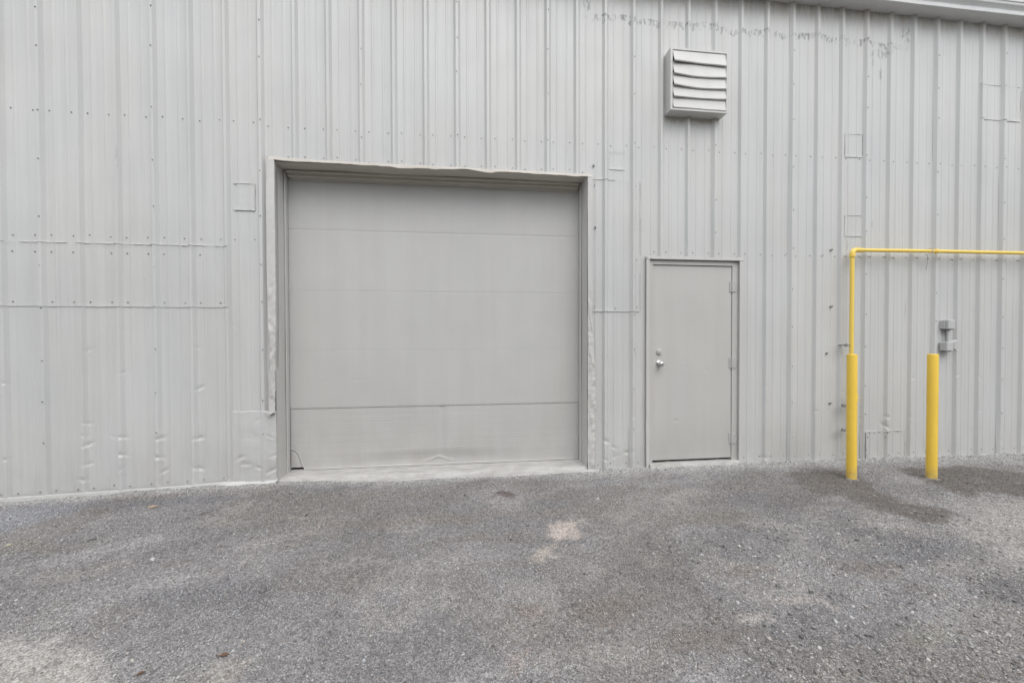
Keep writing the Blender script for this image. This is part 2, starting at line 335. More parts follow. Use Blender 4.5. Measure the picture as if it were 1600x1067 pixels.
def gtint(x, y):
    wx = x + (fbm(x * 3, y * 3, 31) - .5) * .35 + (fbm(x * 13, y * 13, 37) - .5) * .10 + (vnoise(x * 60, y * 60, 38) - .5) * .05
    wy = y + (fbm(x * 3, y * 3, 41) - .5) * .30 + (fbm(x * 13, y * 13, 47) - .5) * .09 + (vnoise(x * 60, y * 60, 48) - .5) * .05
    n = .5 + 1.0 * (fbm(x * 1.3, y * 1.3, 11, 5) - .5)
    c = np.stack([np.full(x.shape, .181), np.full(x.shape, .176), np.full(x.shape, .176)], -1)
    c = c * (0.78 + .44 * n)[..., None]
    sk = fbm((x * .85 + y * .5) * 1.2, (y * .85 - x * .5) * 4.2, 67, 4); c = c * (1 + .38 * (sk - .5))[..., None] + .022 * sm(.58, .75, sk)[..., None] * np.array([1, .97, .92])
    far = sm(-8, -9.5, y)[..., None]
    c = c * (1 - far) + np.array([.085, .090, .055]) * far  # dull dark tint of the added, unseen bank
    br = sm(.50, .66, fbm(x * 1.7 + 5, y * 1.9, 23, 4)) * .45
    c = c * (1 - br[..., None]) + np.array([.158, .143, .128]) * br[..., None]
    pa = sm(.58, .72, fbm(x * 2.6, y * 3.0, 29, 4)) * .40
    c = c * (1 - pa[..., None]) + np.array([.25, .24, .225]) * pa[..., None]
    # pale dust washed along the foot of the wall
    e = sm(-.24 - .12 * sm(1, 1.6, x), -.02, y + (fbm(x * 3, y * 5, 51) - .5) * .25) * (.6 + .2 * sm(1, 1.6, x))
    c = c * (1 - e[..., None]) + np.array([.31, .31, .305]) * e[..., None]
    for poly, col, soft, k in POLY:
        a = sm(soft * .5, -soft * .5, poly_sd(wx, wy, poly)) * k
        c = c * (1 - a[..., None]) + np.array(col) * a[..., None]
    for ex, ey, rx, ry, col, k in ELL:
        d = np.hypot((wx - ex) / rx, (wy - ey) / ry); a = sm(1.25, .45, d) * k
        c = c * (1 - a[..., None]) + np.array(col) * a[..., None]
    return 1.43 * c * (0.93 + .14 * fbm(x * 9, y * 9, 61, 3))[..., None]
gx = np.concatenate([[-160, -80, -40, -22, -14, -10], np.arange(-7.5, -4.6, .12), np.arange(-4.6, 7.4, .03), np.arange(7.4, 11, .12), [14, 20, 35, 80, 160]])
gy = np.concatenate([[-160, -80, -40, -24], np.arange(-20, -6, .4), np.arange(-6, -2.9, .12), np.arange(-2.9, 0.16, .025), [.4, 2, 6, 14, 40, 90, 160]])
GX, GY = np.meshgrid(gx, gy)
GZ = gheight(GX, np.minimum(GY, 0.1))
GZ = np.where(GY > 0.2, -0.12, GZ)
mb = MB(); mb.grid(np.stack([GX, GY, GZ], -1))
ground = mb.build("ground", M_ground, smooth=180); ground['kind'] = 'structure'
T = gtint(GX.ravel(), GY.ravel())
ca = ground.data.color_attributes.new("tint", 'FLOAT_COLOR', 'POINT')
ca.data.foreach_set('color', np.concatenate([T, np.ones((len(T), 1))], 1).ravel())

# loose crushed stone lying on the ground
def stones(n, x0, x1, y0, y1, smin, smax, keep=None):
    x = rng.uniform(x0, x1, n); y = rng.uniform(y0, y1, n)
    if keep is not None:
        k = keep(x, y); x, y = x[k], y[k]
    return x, y, np.exp(rng.uniform(np.log(smin), np.log(smax), len(x)))
def inview(x, y):
    dx, dy = x, y + 3.986; F_ = dx * .1187 + dy * .9928; R_ = dx * .9929 - dy * .1187
    return (np.abs(R_) < F_ * 1.36 + .1) & (F_ > 1.45)
sets = [stones(200000, -3.0, 3.4, -2.75, -1.6, .0016, .0048, inview),
        stones(150000, -4.2, 5.2, -1.9, -.05, .0022, .0052, inview),
        stones(50000, 2.4, 7.4, -1.8, -.05, .0025, .0055, inview),
        stones(5000, -4.0, 5.2, -2.7, -.03, .005, .0095, inview),
        stones(1500, 1.2, 4.0, -2.75, -1.3, .007, .013, inview),
        stones(4500, -4.2, 6.8, -.17, -.01, .003, .008, None), stones(500, 1.3, 6.8, -.12, -.01, .006, .013, None), stones(60, -4.2, 5.5, -2.6, -.3, .012, .020, inview)]
sx_ = np.concatenate([s[0] for s in sets]); sy_ = np.concatenate([s[1] for s in sets]); ss_ = np.concatenate([s[2] for s in sets])
# fines smother the stones inside the damp and the pale dusty patches
den = np.ones(len(sx_))
for i_, k_ in ((0, .55), (1, .6), (2, .7), (4, .75), (7, .97), (8, .95)):
    den *= 1 - k_ * sm(.05, -.05, poly_sd(sx_, sy_, POLY[i_][0]))
kp = rng.random(len(sx_)) < den
sx_, sy_, ss_ = sx_[kp], sy_[kp], ss_[kp]; n = len(sx_)
base = np.array([(1, 0, 0), (-1, 0, 0), (0, 1, 0), (0, -1, 0), (0, 0, 1), (0, 0, -1)], float)
tri = np.array([(0, 2, 4), (2, 1, 4), (1, 3, 4), (3, 0, 4), (2, 0, 5), (1, 2, 5), (3, 1, 5), (0, 3, 5)])
V = base[None] + rng.normal(0, .22, (n, 6, 3))
V *= np.stack([rng.uniform(.8, 1.5, n), rng.uniform(.7, 1.1, n), rng.uniform(.45, .85, n)], -1)[:, None]
an = rng.uniform(0, 2 * np.pi, n); ca_, sa_ = np.cos(an)[:, None], np.sin(an)[:, None]
tl = rng.normal(0, .25, n)[:, None]
X_, Y_, Z_ = V[..., 0], V[..., 1], V[..., 2]; Z_ = Z_ + X_ * tl
V = np.stack([X_ * ca_ - Y_ * sa_, X_ * sa_ + Y_ * ca_, Z_], -1) * ss_[:, None, None]
V[..., 0] += sx_[:, None]; V[..., 1] += sy_[:, None]; V[..., 2] += (gheight(sx_, sy_) + ss_ * .22)[:, None]
Fi = (tri[None] + (np.arange(n) * 6)[:, None, None]).reshape(-1, 3)
me = bpy.data.meshes.new("gravel"); me.vertices.add(n * 6); me.vertices.foreach_set('co', V.ravel())
me.loops.add(len(Fi) * 3); me.loops.foreach_set('vertex_index', Fi.ravel())
me.polygons.add(len(Fi)); me.polygons.foreach_set('loop_start', np.arange(len(Fi)) * 3); me.polygons.foreach_set('loop_total', np.full(len(Fi), 3))
me.update(calc_edges=True); me.materials.append(M_stone)
St = gtint(sx_, sy_); lum = np.exp(rng.normal(0.03, .40, n))[:, None]; hue = rng.normal(0, .03, (n, 1)) * np.array([[1, .1, -1.0]])
St = np.clip(St * lum * (1 + hue), .03, .55)
wh = rng.random(n) < np.where(sy_ > -.13, .16, .012); St[wh] = rng.uniform(.38, .6, wh.sum())[:, None] * np.array([1, .985, .955])
a_ = me.color_attributes.new("tint", 'FLOAT_COLOR', 'POINT')
a_.data.foreach_set('color', np.repeat(np.concatenate([St, np.ones((n, 1))], 1), 6, 0).ravel())
gv = bpy.data.objects.new("gravel", me); C.objects.link(gv)
gv['kind'] = 'stuff'; gv['label'] = "loose crushed grey stone covering the yard in front of the wall"; gv['category'] = "gravel"

# ------------------------------------------------------------------ building
P0, RIB = -3.72046, .3048
B = empty("warehouse", "grey painted metal sided warehouse with a roll-up loading door and a steel side door", "building")
RIBH = .032
def profile(x, ribh=None):
    """outward face of the sheet: 0 on the rib tops, +0.032 in the pans"""
    rh = RIBH if ribh is None else ribh
    u = (x - P0 + RIB / 2) % RIB - RIB / 2
    a = np.abs(u)
    y = rh * np.clip((a - .0125) / .0205, 0, 1) + (RIBH - rh)
    y = y - .0050 * np.exp(-np.clip(a - .033, 0, 1) / .018) * (a >= .033) * (1 if rh > .02 else 0)
    y = np.where(a < .033, y - .0050 * np.clip((a - .0125) / .0205, 0, 1), y)
    m = np.abs(a - .1010); y = y - .0042 * np.clip((.0130 - m) / .0075, 0, 1)
    # every third rib is a lap: one sheet rides 2 mm over its neighbour up to the rib's foot
    k = np.round((x - P0) / RIB).astype(int) % 3 == 0
    y = y - .0022 * (k & (u > -.0371) & (u < .0125))
    return y
PX = np.array([-.1524, -.114, -.1065, -.0955, -.088, -.072, -.058, -.047, -.0372, -.0368, -.033, -.023, -.0135, -.0124, .0, .0125, .0225, .033, .0371, .046, .058, .072, .088, .0955, .1065, .114])
def xs_between(a, b, extra=()):
    k0 = int(math.floor((a - P0) / RIB)) - 1; k1 = int(math.ceil((b - P0) / RIB)) + 1
    xs = np.concatenate([P0 + k * RIB + PX for k in range(k0, k1)])
    xs = xs[(xs > a + .002) & (xs < b - .002)]
    return np.unique(np.round(np.concatenate([xs, [a, b], extra]), 5))
DENTS = [(-3.373,1.281,.5),(-3.743,1.272,.5),(-4.031,.997,.6),(-3.386,.428,.9),(-3.431,.111,1.0),(-3.094,1.462,.4),(-3.09,1.073,.5),(-3.098,.487,.8),(-3.191,.49,.5),
 (-2.785,.465,.9),(-2.798,.291,.9),(-2.449,.924,.8),(-2.466,.455,1.),(-2.469,.173,1.),(-3.113,.188,.6),(5.141,.902,.8),(6.061,.888,.9),(5.749,.93,.9),(4.819,.459,1.),
 (4.8,.352,1.2),(5.126,.45,.5),(4.225,.757,.6),(6.391,.771,.6),(6.358,.137,.6),(1.475,.291,1.1),(1.586,.13,.9),(1.699,.161,.9),(1.46,.10,.7),(3.277,.83,.5),(3.282,.052,.9),(1.558,.221,.8),
 (-3.386,.25,.7),(-3.39,.62,.6),(-2.76,.16,.8),(-4.03,.32,.7),(-3.10,.33,.7),(3.60,.30,.5),(3.90,.55,.5),(5.44,.35,.5),(6.06,.28,.6),(-2.47,1.30,.4),(-2.15,1.50,.4)]
_r = np.random.default_rng(3)
for _ in range(46):
    k = _r.integers(-6, 46); DENTS.append((P0 + k * RIB + _r.normal(0, .012), abs(_r.normal(0, .55)) + .06, _r.uniform(.2, .6)))
def dent_y(x, z, dents=DENTS, amp=1.0):
    y = np.zeros(np.broadcast(x, z).shape)
    for i, (dx, dz, s) in enumerate(dents):
        wd = .022 + .014 * s; hd = .008 + .011 * s
        tilt = ((i * 37) % 11 - 5) * .12
        m = (np.abs(x - dx) < .16) & (np.abs(z - dz) < .16)
        if not m.any(): continue
        xx = (x - dx)[m]; zz = (z - dz - 0)[m] + xx * tilt
        g = np.exp(-(xx / wd) ** 2 - (zz / hd) ** 2) * .010 * s - np.exp(-(xx / (wd * 1.2)) ** 2 - ((zz + hd * 1.3) / (hd * .6)) ** 2) * .0035 * s
        y[m] += g * amp
    return y
def skin(x, z):
    """full wall surface incl. oil-canning and dents"""
    y = profile(x)
    low = sm(1.6, 0.0, z)
    kk = np.round((x - P0 - RIB / 2) / RIB).astype(int); y = y + (vnoise(kk * 1.7, z * .18, 79) - .5) * .010 * np.sin(((x - P0) / RIB % 1) * 2 * math.pi) * .5
    y = y + (fbm(x * 2.2, z * .55, 71, 3) - .5) * .0060 + (fbm(x * 9, z * 2.2, 73, 3) - .5) * (.0012 + .0042 * low)
    ribw = np.abs((x - P0 + RIB / 2) % RIB - RIB / 2) < .04
    y = y + (fbm(x * 3, z * 14, 77, 2) - .5) * .004 * low * ribw
    y = y + dent_y(x, z)
    y = y - .020 * np.exp(-((x - 1.64) / .045) ** 2) * sm(.42, .10, z) + .010 * np.exp(-((x - 1.715) / .012) ** 2) * sm(.48, .30, z)
    u = (x - P0 + RIB / 2) % RIB - RIB / 2; kr = np.round((x - P0) / RIB).astype(int)
    fl = (kr % 3 == 0) * (u > -.0371) * (u < -.010) * np.clip((-.010 - u) / .027, 0, 1)
    hgt = .12 + .45 * vnoise(kr * 1.37, kr * 0.0, 83)
    y = y - fl * .011 * np.clip(1 - z / hgt, 0, 1) ** .7 * (.3 + .7 * vnoise(kr * 2.1, z * 9, 85)) - fl * .004 * sm(.5, .75, vnoise(kr * 3.3, z * 1.7, 87))
    return y
OX0, OX1, OZ = -1.770, 1.260, 3.045           # loading-door opening
DX0, DX1, DZ = 1.935, 2.970, 2.205            # side-door opening
VX0, VX1, VZ0, VZ1 = 2.125, 2.725, 3.735, 4.34
WX0, WX1, WT = -9.0, 14.0, 5.06
zs = np.unique(np.round(np.concatenate([np.arange(-.10, 2.1, .012), np.arange(2.1, WT, .04), [OZ, DZ, WT]]), 4))
xs = xs_between(WX0, WX1, [OX0, OX1, DX0, DX1])
XX, ZZ = np.meshgrid(xs, zs); YY = skin(XX, ZZ)
cx = (xs[1:] + xs[:-1]) / 2; cz = (zs[1:] + zs[:-1]) / 2; CX, CZ = np.meshgrid(cx, cz)
mask = ~(((CX > OX0) & (CX < OX1) & (CZ < OZ)) | ((CX > DX0) & (CX < DX1) & (CZ < DZ)))
mb = MB(); mb.grid(np.stack([XX, YY, ZZ], -1), mask)
# fastener heads belong to the sheet: hex head on a washer
def screw(mb, x, z, y, r=.0052, mi=1):
    a = np.arange(6) * math.pi / 3 + rng.uniform(0, 1)
    ring = lambda rr, yy: np.stack([x + np.cos(a) * rr, np.full(6, yy), z + np.sin(a) * rr], -1)
    v = np.concatenate([ring(r * 1.25, y + .0005), ring(r * 1.2, y - .0018), ring(r * .75, y - .002), ring(r * .7, y - .0062)])
    f = [(i + o, (i + 1) % 6 + o, (i + 1) % 6 + o + 6, i + o + 6) for o in (0, 6, 12) for i in range(6)] + [tuple(range(18, 24))]
    mb.add(v, f, mi)
def wall_ok(x, z): return not ((OX0 - .05 < x < OX1 + .03 and z < OZ + .03) or (DX0 - .04 < x < DX1 + .04 and z < DZ + .04) or (2.1 < x < 2.75 and 3.72 < z < 4.36))
S = []
Z2 = [4.282, 3.899, 3.384, 2.879, 2.461, 1.99, 1.61, 1.18, .77, .401]
for n_ in range(-3, 18):
    cxx = P0 + .9144 * n_ + .001
    ph = rng.uniform(-.12, .12)
    for zz in Z2 + [4.66]:
        S.append((cxx + rng.normal(0, .0025), zz + ph + rng.normal(0, .03)))
for k in range(-12, 52):
    cxx = P0 + RIB * k
    for sd_ in (-.066, .066):
        x = cxx + sd_ + rng.normal(0, .006); l = x < -1.85
        for zz in ((3.41 if l else 3.385), (2.287 if not l else 2.310), .055):
            S.append((x, zz + rng.normal(0, .005) + (float(wall_base(x)) if zz < .1 else 0)))
        if OX0 < x < OX1: S.append((x, 3.105 + rng.normal(0, .008)))
        if x > 3.1 and rng.random() < .5: S.append((x + .02, 2.29 + rng.normal(0, .006)))
for x, z in S:
    if wall_ok(x, z) and WX0 + .1 < x < WX1 - .1: screw(mb, x, z, float(skin(np.array([x]), np.array([z]))[0]))
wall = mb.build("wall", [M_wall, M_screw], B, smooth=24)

# the rest of the shell
mb = MB()
for xx, sgn in ((WX0, 1), (WX1, -1)):
    ys = np.arange(.0, 12.01, .1016); yy, zz = np.meshgrid(ys, [-.1, 5.06]); off = .03 * (np.arange(len(ys)) % 3 == 0)
    mb = MB(); mb.grid(np.stack([np.broadcast_to(xx + sgn * (.03 - off), yy.shape), yy, zz], -1), flip=sgn > 0); mb.build("side_wall", M_wall, B)
mb = MB(); bx_ = np.arange(WX0, WX1 + .01, .1016); xx, zz = np.meshgrid(bx_, [-.1, 5.06])
mb.grid(np.stack([xx, np.broadcast_to(12.0 + .03 * (np.arange(len(bx_)) % 3 == 0), xx.shape), zz], -1), flip=True)
mb.build("back_wall", M_wall, B)
mb = MB()
for (ya, za, yb, zb) in ((-.10, 5.16, 6, 5.95), (12.15, 5.16, 6, 5.95)):
    bx_ = np.arange(WX0 - .25, WX1 + .25, .1016); off = .03 * (np.arange(len(bx_)) % 3 == 0)
    P = np.stack([np.stack([bx_, np.full_like(bx_, ya), za + off], -1), np.stack([bx_, np.full_like(bx_, yb), zb + off], -1)])
    mb.grid(P, flip=ya > 1)
for xx in (WX0, WX1):
    mb.add([(xx, 0, 5.05), (xx, 12, 5.05), (xx, 6, 5.93)], [(0, 1, 2)])
mb.build("roof", M_gutter, B)
# eave gutter: extruded section, slightly proud seams
def extrude_x(sec, x0, x1, nx, fn=None, closed=False):
    X = np.linspace(x0, x1, nx); P = np.zeros((nx, len(sec), 3))
    for i, x in enumerate(X):
        for j, (y, z) in enumerate(sec):
            dy, dz = fn(x, j) if fn else (0, 0); P[i, j] = (x, y + dy, z + dz)
    m = MB(); m.grid(P); return m
sec = [(.03, 5.046), (-.118, 5.036), (-.128, 5.036), (-.132, 5.041), (-.132, 5.052), (-.124, 5.058), (-.124, 5.090), (-.136, 5.110), (-.154, 5.126), (-.160, 5.140), (-.160, 5.152), (-.168, 5.156), (-.168, 5.176), (-.150, 5.180), (-.140, 5.176), (-.04, 5.172)]
g_ = extrude_x(sec, WX0 - .2, WX1 + .2, 90, lambda x, j: ((fbm(np.array([x * 1.3]), np.array([j * .3]), 5)[0] - .5) * .006, (fbm(np.array([x * .9]), np.array([.5]), 9)[0] - .5) * .012))
g_.build("eave_gutter", M_gutter, B, smooth=25)

# loading-door surround
def wob(z, seed, a, f=4.0): return (fbm(np.atleast_1d(z) * f, np.full(np.atleast_1d(z).shape, .5), seed, 3) - .5) * 2 * a
mb = MB()                                         # reveals (jamb sheets) and head soffit
zz = np.linspace(-.08, OZ, 90); yy = np.array([-.006, .05, .11, .16, .20, .26, .34])
Zg, Yg = np.meshgrid(zz, yy, indexing='ij')
bul = (fbm(Zg * 1.6, Yg * 4, 91, 2) - .5) * .007 * sm(0, .05, Yg) + (fbm(Zg * 9, Yg * 12, 92, 3) - .5) * .007 * sm(.8, .1, Zg) * sm(.0, .05, Yg)
mb.grid(np.stack([OX0 + .002 + bul, Yg, Zg], -1), flip=True)
lj = mb.build("door_jamb", M_trim, B)
mb = MB(); bul = (fbm(Zg * 1.6, Yg * 4, 94, 2) - .5) * .007 * sm(0, .05, Yg)
mb.grid(np.stack([OX1 - .002 + bul, Yg, Zg], -1)); mb.build("door_jamb", M_trim, B)
mb = MB(); xx = np.linspace(OX0 + .002, OX1 - .002, 120); Xg, Yg = np.meshgrid(xx, yy, indexing='ij')
mb.grid(np.stack([Xg, Yg, OZ - .006 + (fbm(Xg * 1.5, Yg * 6, 95, 3) - .5) * .012], -1)); mb.build("door_head", M_head, B)

def strip(name, pts, faces_w, y_out, side, seed, torn=0.0, dent_amp=.004, mi=M_trim, lab=None):
    """bent corner flashing running up a jamb: pts = (z, x_inner, x_outer, lift)"""
    pts = np.array(pts); z = np.unique(np.concatenate([np.arange(pts[0, 0], pts[-1, 0], .014), [pts[-1, 0]]]))
    xi = np.interp(z, pts[:, 0], pts[:, 1]); xo = np.interp(z, pts[:, 0], pts[:, 2]); lf = np.interp(z, pts[:, 0], pts[:, 3])
    n_ = np.linspace(0, 1, 7); P = np.zeros((len(z), 9, 3))
    for j, s_ in enumerate(n_):
        x = xi + (xo - xi) * s_ + wob(z, seed + j // 3, .0015, 9) + wob(z, seed + 5, .0025, 3) * s_
        y = y_out - lf * (.35 + .65 * s_) + ((fbm(z * 16, np.full(z.shape, j * .9), seed + 9, 3) - .5) * 2 + (fbm(z * 40, np.full(z.shape, j * 1.3), seed + 19, 2) - .5) * 1.2) * dent_amp * (.35 + 1.1 * sm(2.1, 1.5, z)) - .003 * math.sin(math.pi * s_)
        P[:, j + 1] = np.stack([x, y, z], -1)
    P[:, 0] = np.stack([xi - side * .002, np.full(z.shape, .045), z], -1)
    P[:, 8] = P[:, 7] + np.array([side * .004, .014, 0])
    m = MB(); m.grid(P, flip=side < 0); o = m.build(name, mi, B, smooth=40)
    md = o.modifiers.new("thickness", 'SOLIDIFY'); md.thickness = .0016; md.offset = 0
    if lab: o['label'] = lab
    return o
strip("corner_trim", [(.672, -1.782, -1.822, .012), (.72, -1.779, -1.826, .004), (.95, -1.774, -1.832, .002), (1.19, -1.768, -1.812, .016), (1.44, -1.764, -1.820, .022), (1.68, -1.762, -1.826, .016), (2.16, -1.762, -1.835, .010), (2.6, -1.763, -1.832, .014), (3.06, -1.764, -1.828, .004)], .06, -.010, -1, 120, dent_amp=.0085, lab="buckled corner trim pulling away from the wall, torn off short at its lower end")
strip("corner_trim", [(-.03, 1.272, 1.345, .004), (.10, 1.262, 1.335, .018), (.30, 1.262, 1.338, .012), (.68, 1.264, 1.345, .008), (1.1, 1.264, 1.335, .010), (1.6, 1.264, 1.308, .004), (1.72, 1.266, 1.312, .012), (2.2, 1.264, 1.308, .003), (3.05, 1.264, 1.314, .002)], .06, -.008, 1, 160, dent_amp=.007)
# crumpled sheet covering the corner below the torn trim
xs2 = xs_between(-2.17, -1.772); zs2 = np.arange(-.02, .705, .009); X2, Z2g = np.meshgrid(xs2, zs2)
fl = sm(-2.17, -2.02, X2)
y2 = profile(X2) * (1 - fl) + .004 * fl - .004 + (fbm(X2 * 9, Z2g * 9, 131, 5) - .5) * .010 * (.3 + fl) + dent_y(X2, Z2g, [(-2.1, .26, .9), (-2.05, .20, .9), (-1.93, .16, .6), (-1.82, .13, 1.0), (-1.90, .62, .5), (-1.83, .45, .5), (-1.80, .27, .6)], 1.0)
y2 = np.minimum(y2, profile(X2) - .003)
Zj = Z2g + (Z2g > .69) * (fbm(X2 * 12, X2 * 0, 133) - .5) * .02
m = MB(); m.grid(np.stack([X2, y2, Zj], -1))
o = m.build("corner_patch_sheet", M_wall, B, smooth=35); o['label'] = "crumpled flat sheet covering the wall corner at the left foot of the loading door"
md = o.modifiers.new("thickness", 'SOLIDIFY'); md.thickness = .002; md.offset = 0
m = MB()                                            # torn tab hanging at the trim's lower end
for (a, b_, c_) in (((-1.868, -.022, .690), (-1.826, -.040, .676), .012), ((-1.826, -.040, .676), (-1.788, -.030, .690), .014), ((-1.826, -.040, .678), (-1.833, -.028, .648), .010)):
    a = np.array(a); b_ = np.array(b_); m.tube([a, (a + b_) / 2 + np.array([0, -.006, -.004]), b_], [c_ * .45, c_ * .6, c_ * .35], 8, sx=.35)
m.build("torn_trim_end", M_trim, B)
# head flashing with its wavy drip lip
xx = np.linspace(OX0 - .055, OX1 + .04, 260); sec2 = [(.030, .034), (-.003, .020), (-.006, .014), (-.007, .004), (-.010, -.006), (-.004, -.009), (.02, -.004)]
P = np.zeros((len(xx), len(sec2), 3)); wv = wob(xx, 201, .010, 1.1) + wob(xx, 203, .008, 7) + wob(xx, 207, .003, 25); wv2 = wob(xx, 205, .010, 2.2)
kink = np.exp(-((xx - .25) / .06) ** 2) * -.014 + np.exp(-((xx + .62) / .10) ** 2) * -.010 + np.exp(-((xx - 0.02) / .10) ** 2) * .008
zl = np.interp(xx, [OX0, -1.35, OX1], [3.062, 3.050, 3.040])
for j, (y, z) in enumerate(sec2):
    k = 1 if 2 <= j <= 5 else .35
    P[:, j] = np.stack([xx, y - .002 - np.abs(wv2) * k * (1.2 if 2 < j < 6 else .4) + 0 * xx, zl + z + (wv + kink) * (1 if j >= 3 else .3)], -1)
m = MB(); m.grid(P, flip=True); o = m.build("head_flashing", M_head, B, smooth=35); md = o.modifiers.new("thickness", 'SOLIDIFY'); md.thickness = .0018; md.offset = 0
# weather stops on reveals and head
for s_, xw in ((1, OX0 + .004), (-1, OX1 - .004)):
    m = MB(); m.box(min(xw, xw + s_ * .012), max(xw, xw + s_ * .012), .190, .250, .03, 3.03, bev=.003)
    m.build("door_stop", M_trim, B)
m = MB(); m.box(OX0 + .03, OX1 - .03, .200, .248, 2.990, 3.036, bev=.004); m.box(OX0 + .03, OX1 - .03, .165, .196, 3.016, 3.037, bev=.003); m.build("door_stop", M_head, B)
x = np.linspace(OX0 + .02, OX1 - .02, 80); sag = wob(x, 210, .008, 1.2); P = np.stack([np.stack([x, np.full_like(x, .246), np.full_like(x, 3.0)], -1), np.stack([x, .252 + 0 * x, 2.972 + sag], -1)])
m = MB(); m.grid(P, flip=True); o = m.build("head_seal", M_head, B); md = o.modifiers.new("thickness", 'SOLIDIFY'); md.thickness = .004

# sectional overhead door: five sections
OD = bpy.data.objects.new("overhead_door", None); C.objects.link(OD); OD.parent = B; OD['label'] = "wide grey sectional overhead door with five flush sections"
edges = [(.052, .6655), (.6685, 1.2625), (1.2630, 1.8648), (1.8656, 2.4818), (2.4832, 3.03)]
for i, (za, zb) in enumerate(edges):
    x = np.linspace(OX0 + .012, OX1 - .012, 110) if i else np.concatenate([np.arange(OX0 + .012, -1.5, .005), np.linspace(-1.5, OX1 - .012, 270)]); z = np.unique(np.concatenate([np.arange(za, zb, .005 if i == 0 else .0125), [zb]]))
    Xg, Zg = np.meshgrid(x, z)
    y = np.full(Xg.shape, .262) + (fbm(Xg * 1.3, Zg * 1.3, 300, 3) - .5) * .010 + (fbm(Xg * 4, Zg * 4, 310, 3) - .5) * .0022
    if i == 0:
        y = y + .006
        ph = (Zg - za) / .0215; y = y + .0009 * (np.abs((ph % 1) - .5) < .16) * (.35 + .9 * fbm(Xg * .8, Zg * 9, 320, 2)) * sm(za, za + .02, Zg)
        y = y + .020 * sm(.23, .10, Zg + .03 * np.abs(Xg + .25)) * np.exp(-((Xg + .35) / .75) ** 2) - .008 * np.exp(-((Zg - (.125 - .35 * np.abs(Xg + .28) * (np.abs(Xg + .28) < .16))) / .014) ** 2) * (np.abs(Xg + .28) < .22) * (1 - np.abs(Xg + .28) / .22)
        y = y + .006 * np.exp(-((Xg + .24) / .035) ** 2) * sm(.10, .3, Zg)
        cxs = np.interp(Zg, [.05, .10, .15, .20, .235, .26], [-1.636, -1.652, -1.668, -1.682, -1.712, -1.760])      # S-shaped crease by the lower left corner
        y = y - .006 * np.exp(-((Xg - cxs) / .008) ** 2) * (Zg < .265) + .005 * np.exp(-((Xg - cxs + .018) / .012) ** 2) * (Zg < .255)
        y = y + .006 * sm(0, -.04, Xg - cxs - .02) * (Zg < .25)
    else:
        pass
        lipa = (.0014, .0004, .0004, .0006, .0012)[i]; y = y + (.0016, .0003, .0006, .0012, 0)[i] * np.exp(-((zb - Zg) / .006) ** 2) + (0, .0014, .0003, .0006, .0012)[i] * np.exp(-((Zg - za) / .006) ** 2)
    if i == 1:
        y = y + dent_y(Xg, Zg, [(-1.45, .93, .5), (-1.10, .95, .6), (.95, .82, .4)], .5)
    msk = None
    if i == 0:
        cxg = (Xg[:-1, :-1] + Xg[1:, 1:]) / 2; czg = (Zg[:-1, :-1] + Zg[1:, 1:]) / 2
        msk = ~((cxg < OX0 + .135) & (czg < .066 ))
    m = MB(); m.grid(np.stack([Xg, y, Zg], -1), msk); o = m.build("door_section", M_door, OD, smooth=35)
    md = o.modifiers.new("thickness", 'SOLIDIFY'); md.thickness = .035; md.offset = -1 if False else 1
    o.modifiers.remove(md)
    # returned lips along the joints give each section its thickness
    m = MB()
    m.grid(np.stack([np.stack([x, y[0] , np.full_like(x, z[0])], -1), np.stack([x, y[0] + .04, np.full_like(x, z[0])], -1)]), flip=True)
    m.grid(np.stack([np.stack([x, y[-1], np.full_like(x, z[-1])], -1), np.stack([x, y[-1] + .04, np.full_like(x, z[-1])], -1)]))
    if i: m.build("section_edge", M_door, OD)
    if i == 0: o['label'] = "grooved bottom section, dented and dog-eared at its lower left corner"
m = MB(); m.box(OX0 + .14, OX1 - .012, .252, .292, .041, .050, bev=.002); m.box(OX0 + .14, OX1 - .012, .258, .285, .0505, .0585, bev=.002); m.build("bottom_rail", M_door, OD)
m = MB(); m.box(OX0 + .14, OX1 - .012, .262, .288, .020, .0405); m.build("rubber_seal", M_shade_seal, OD)
m = MB(); m.box(OX0 - .1, OX1 + .1, .345, .36, -.1, 3.1); m.build("door_backing", M_dark, OD)

# concrete sill under the loading door, ragged where the gravel laps over it
xx = np.linspace(OX0 - .02, OX1 + .10, 150); yy = np.linspace(-.13, .40, 34); Xg, Yg = np.meshgrid(xx, yy)
fr = -.060 - .03 * np.sin((Xg - OX0) / 3.05 * math.pi) + (fbm(Xg * 5, Xg * 0, 401, 4) - .5) * .055
z = .033 + (fbm(Xg * 10, Yg * 14, 403, 4) - .5) * .006 - .022 * sm(.05, -.02, Yg) - .065 * sm(fr + .018, fr - .012, Yg)
z = z + .006 * sm(.02, .035, Yg)
Zs = np.where(Yg < -.12, -.08, z)
m = MB(); m.grid(np.stack([Xg, Yg, Zs], -1)); m.build("concrete_sill", M_conc, B, smooth=60)
m = MB(); xx = np.linspace(DX0 - .0, DX1 + .0, 60); yy = np.linspace(-.07, .14, 20); Xg, Yg = np.meshgrid(xx, yy)
fr = -.035 + (fbm(Xg * 9, Xg * 0, 411, 4) - .5) * .04
z = .040 + (fbm(Xg * 16, Yg * 16, 413, 4) - .5) * .010 - .07 * sm(fr + .015, fr - .012, Yg)
m.grid(np.stack([Xg, Yg, z], -1)); m.build("concrete_sill", M_conc, B, smooth=60)

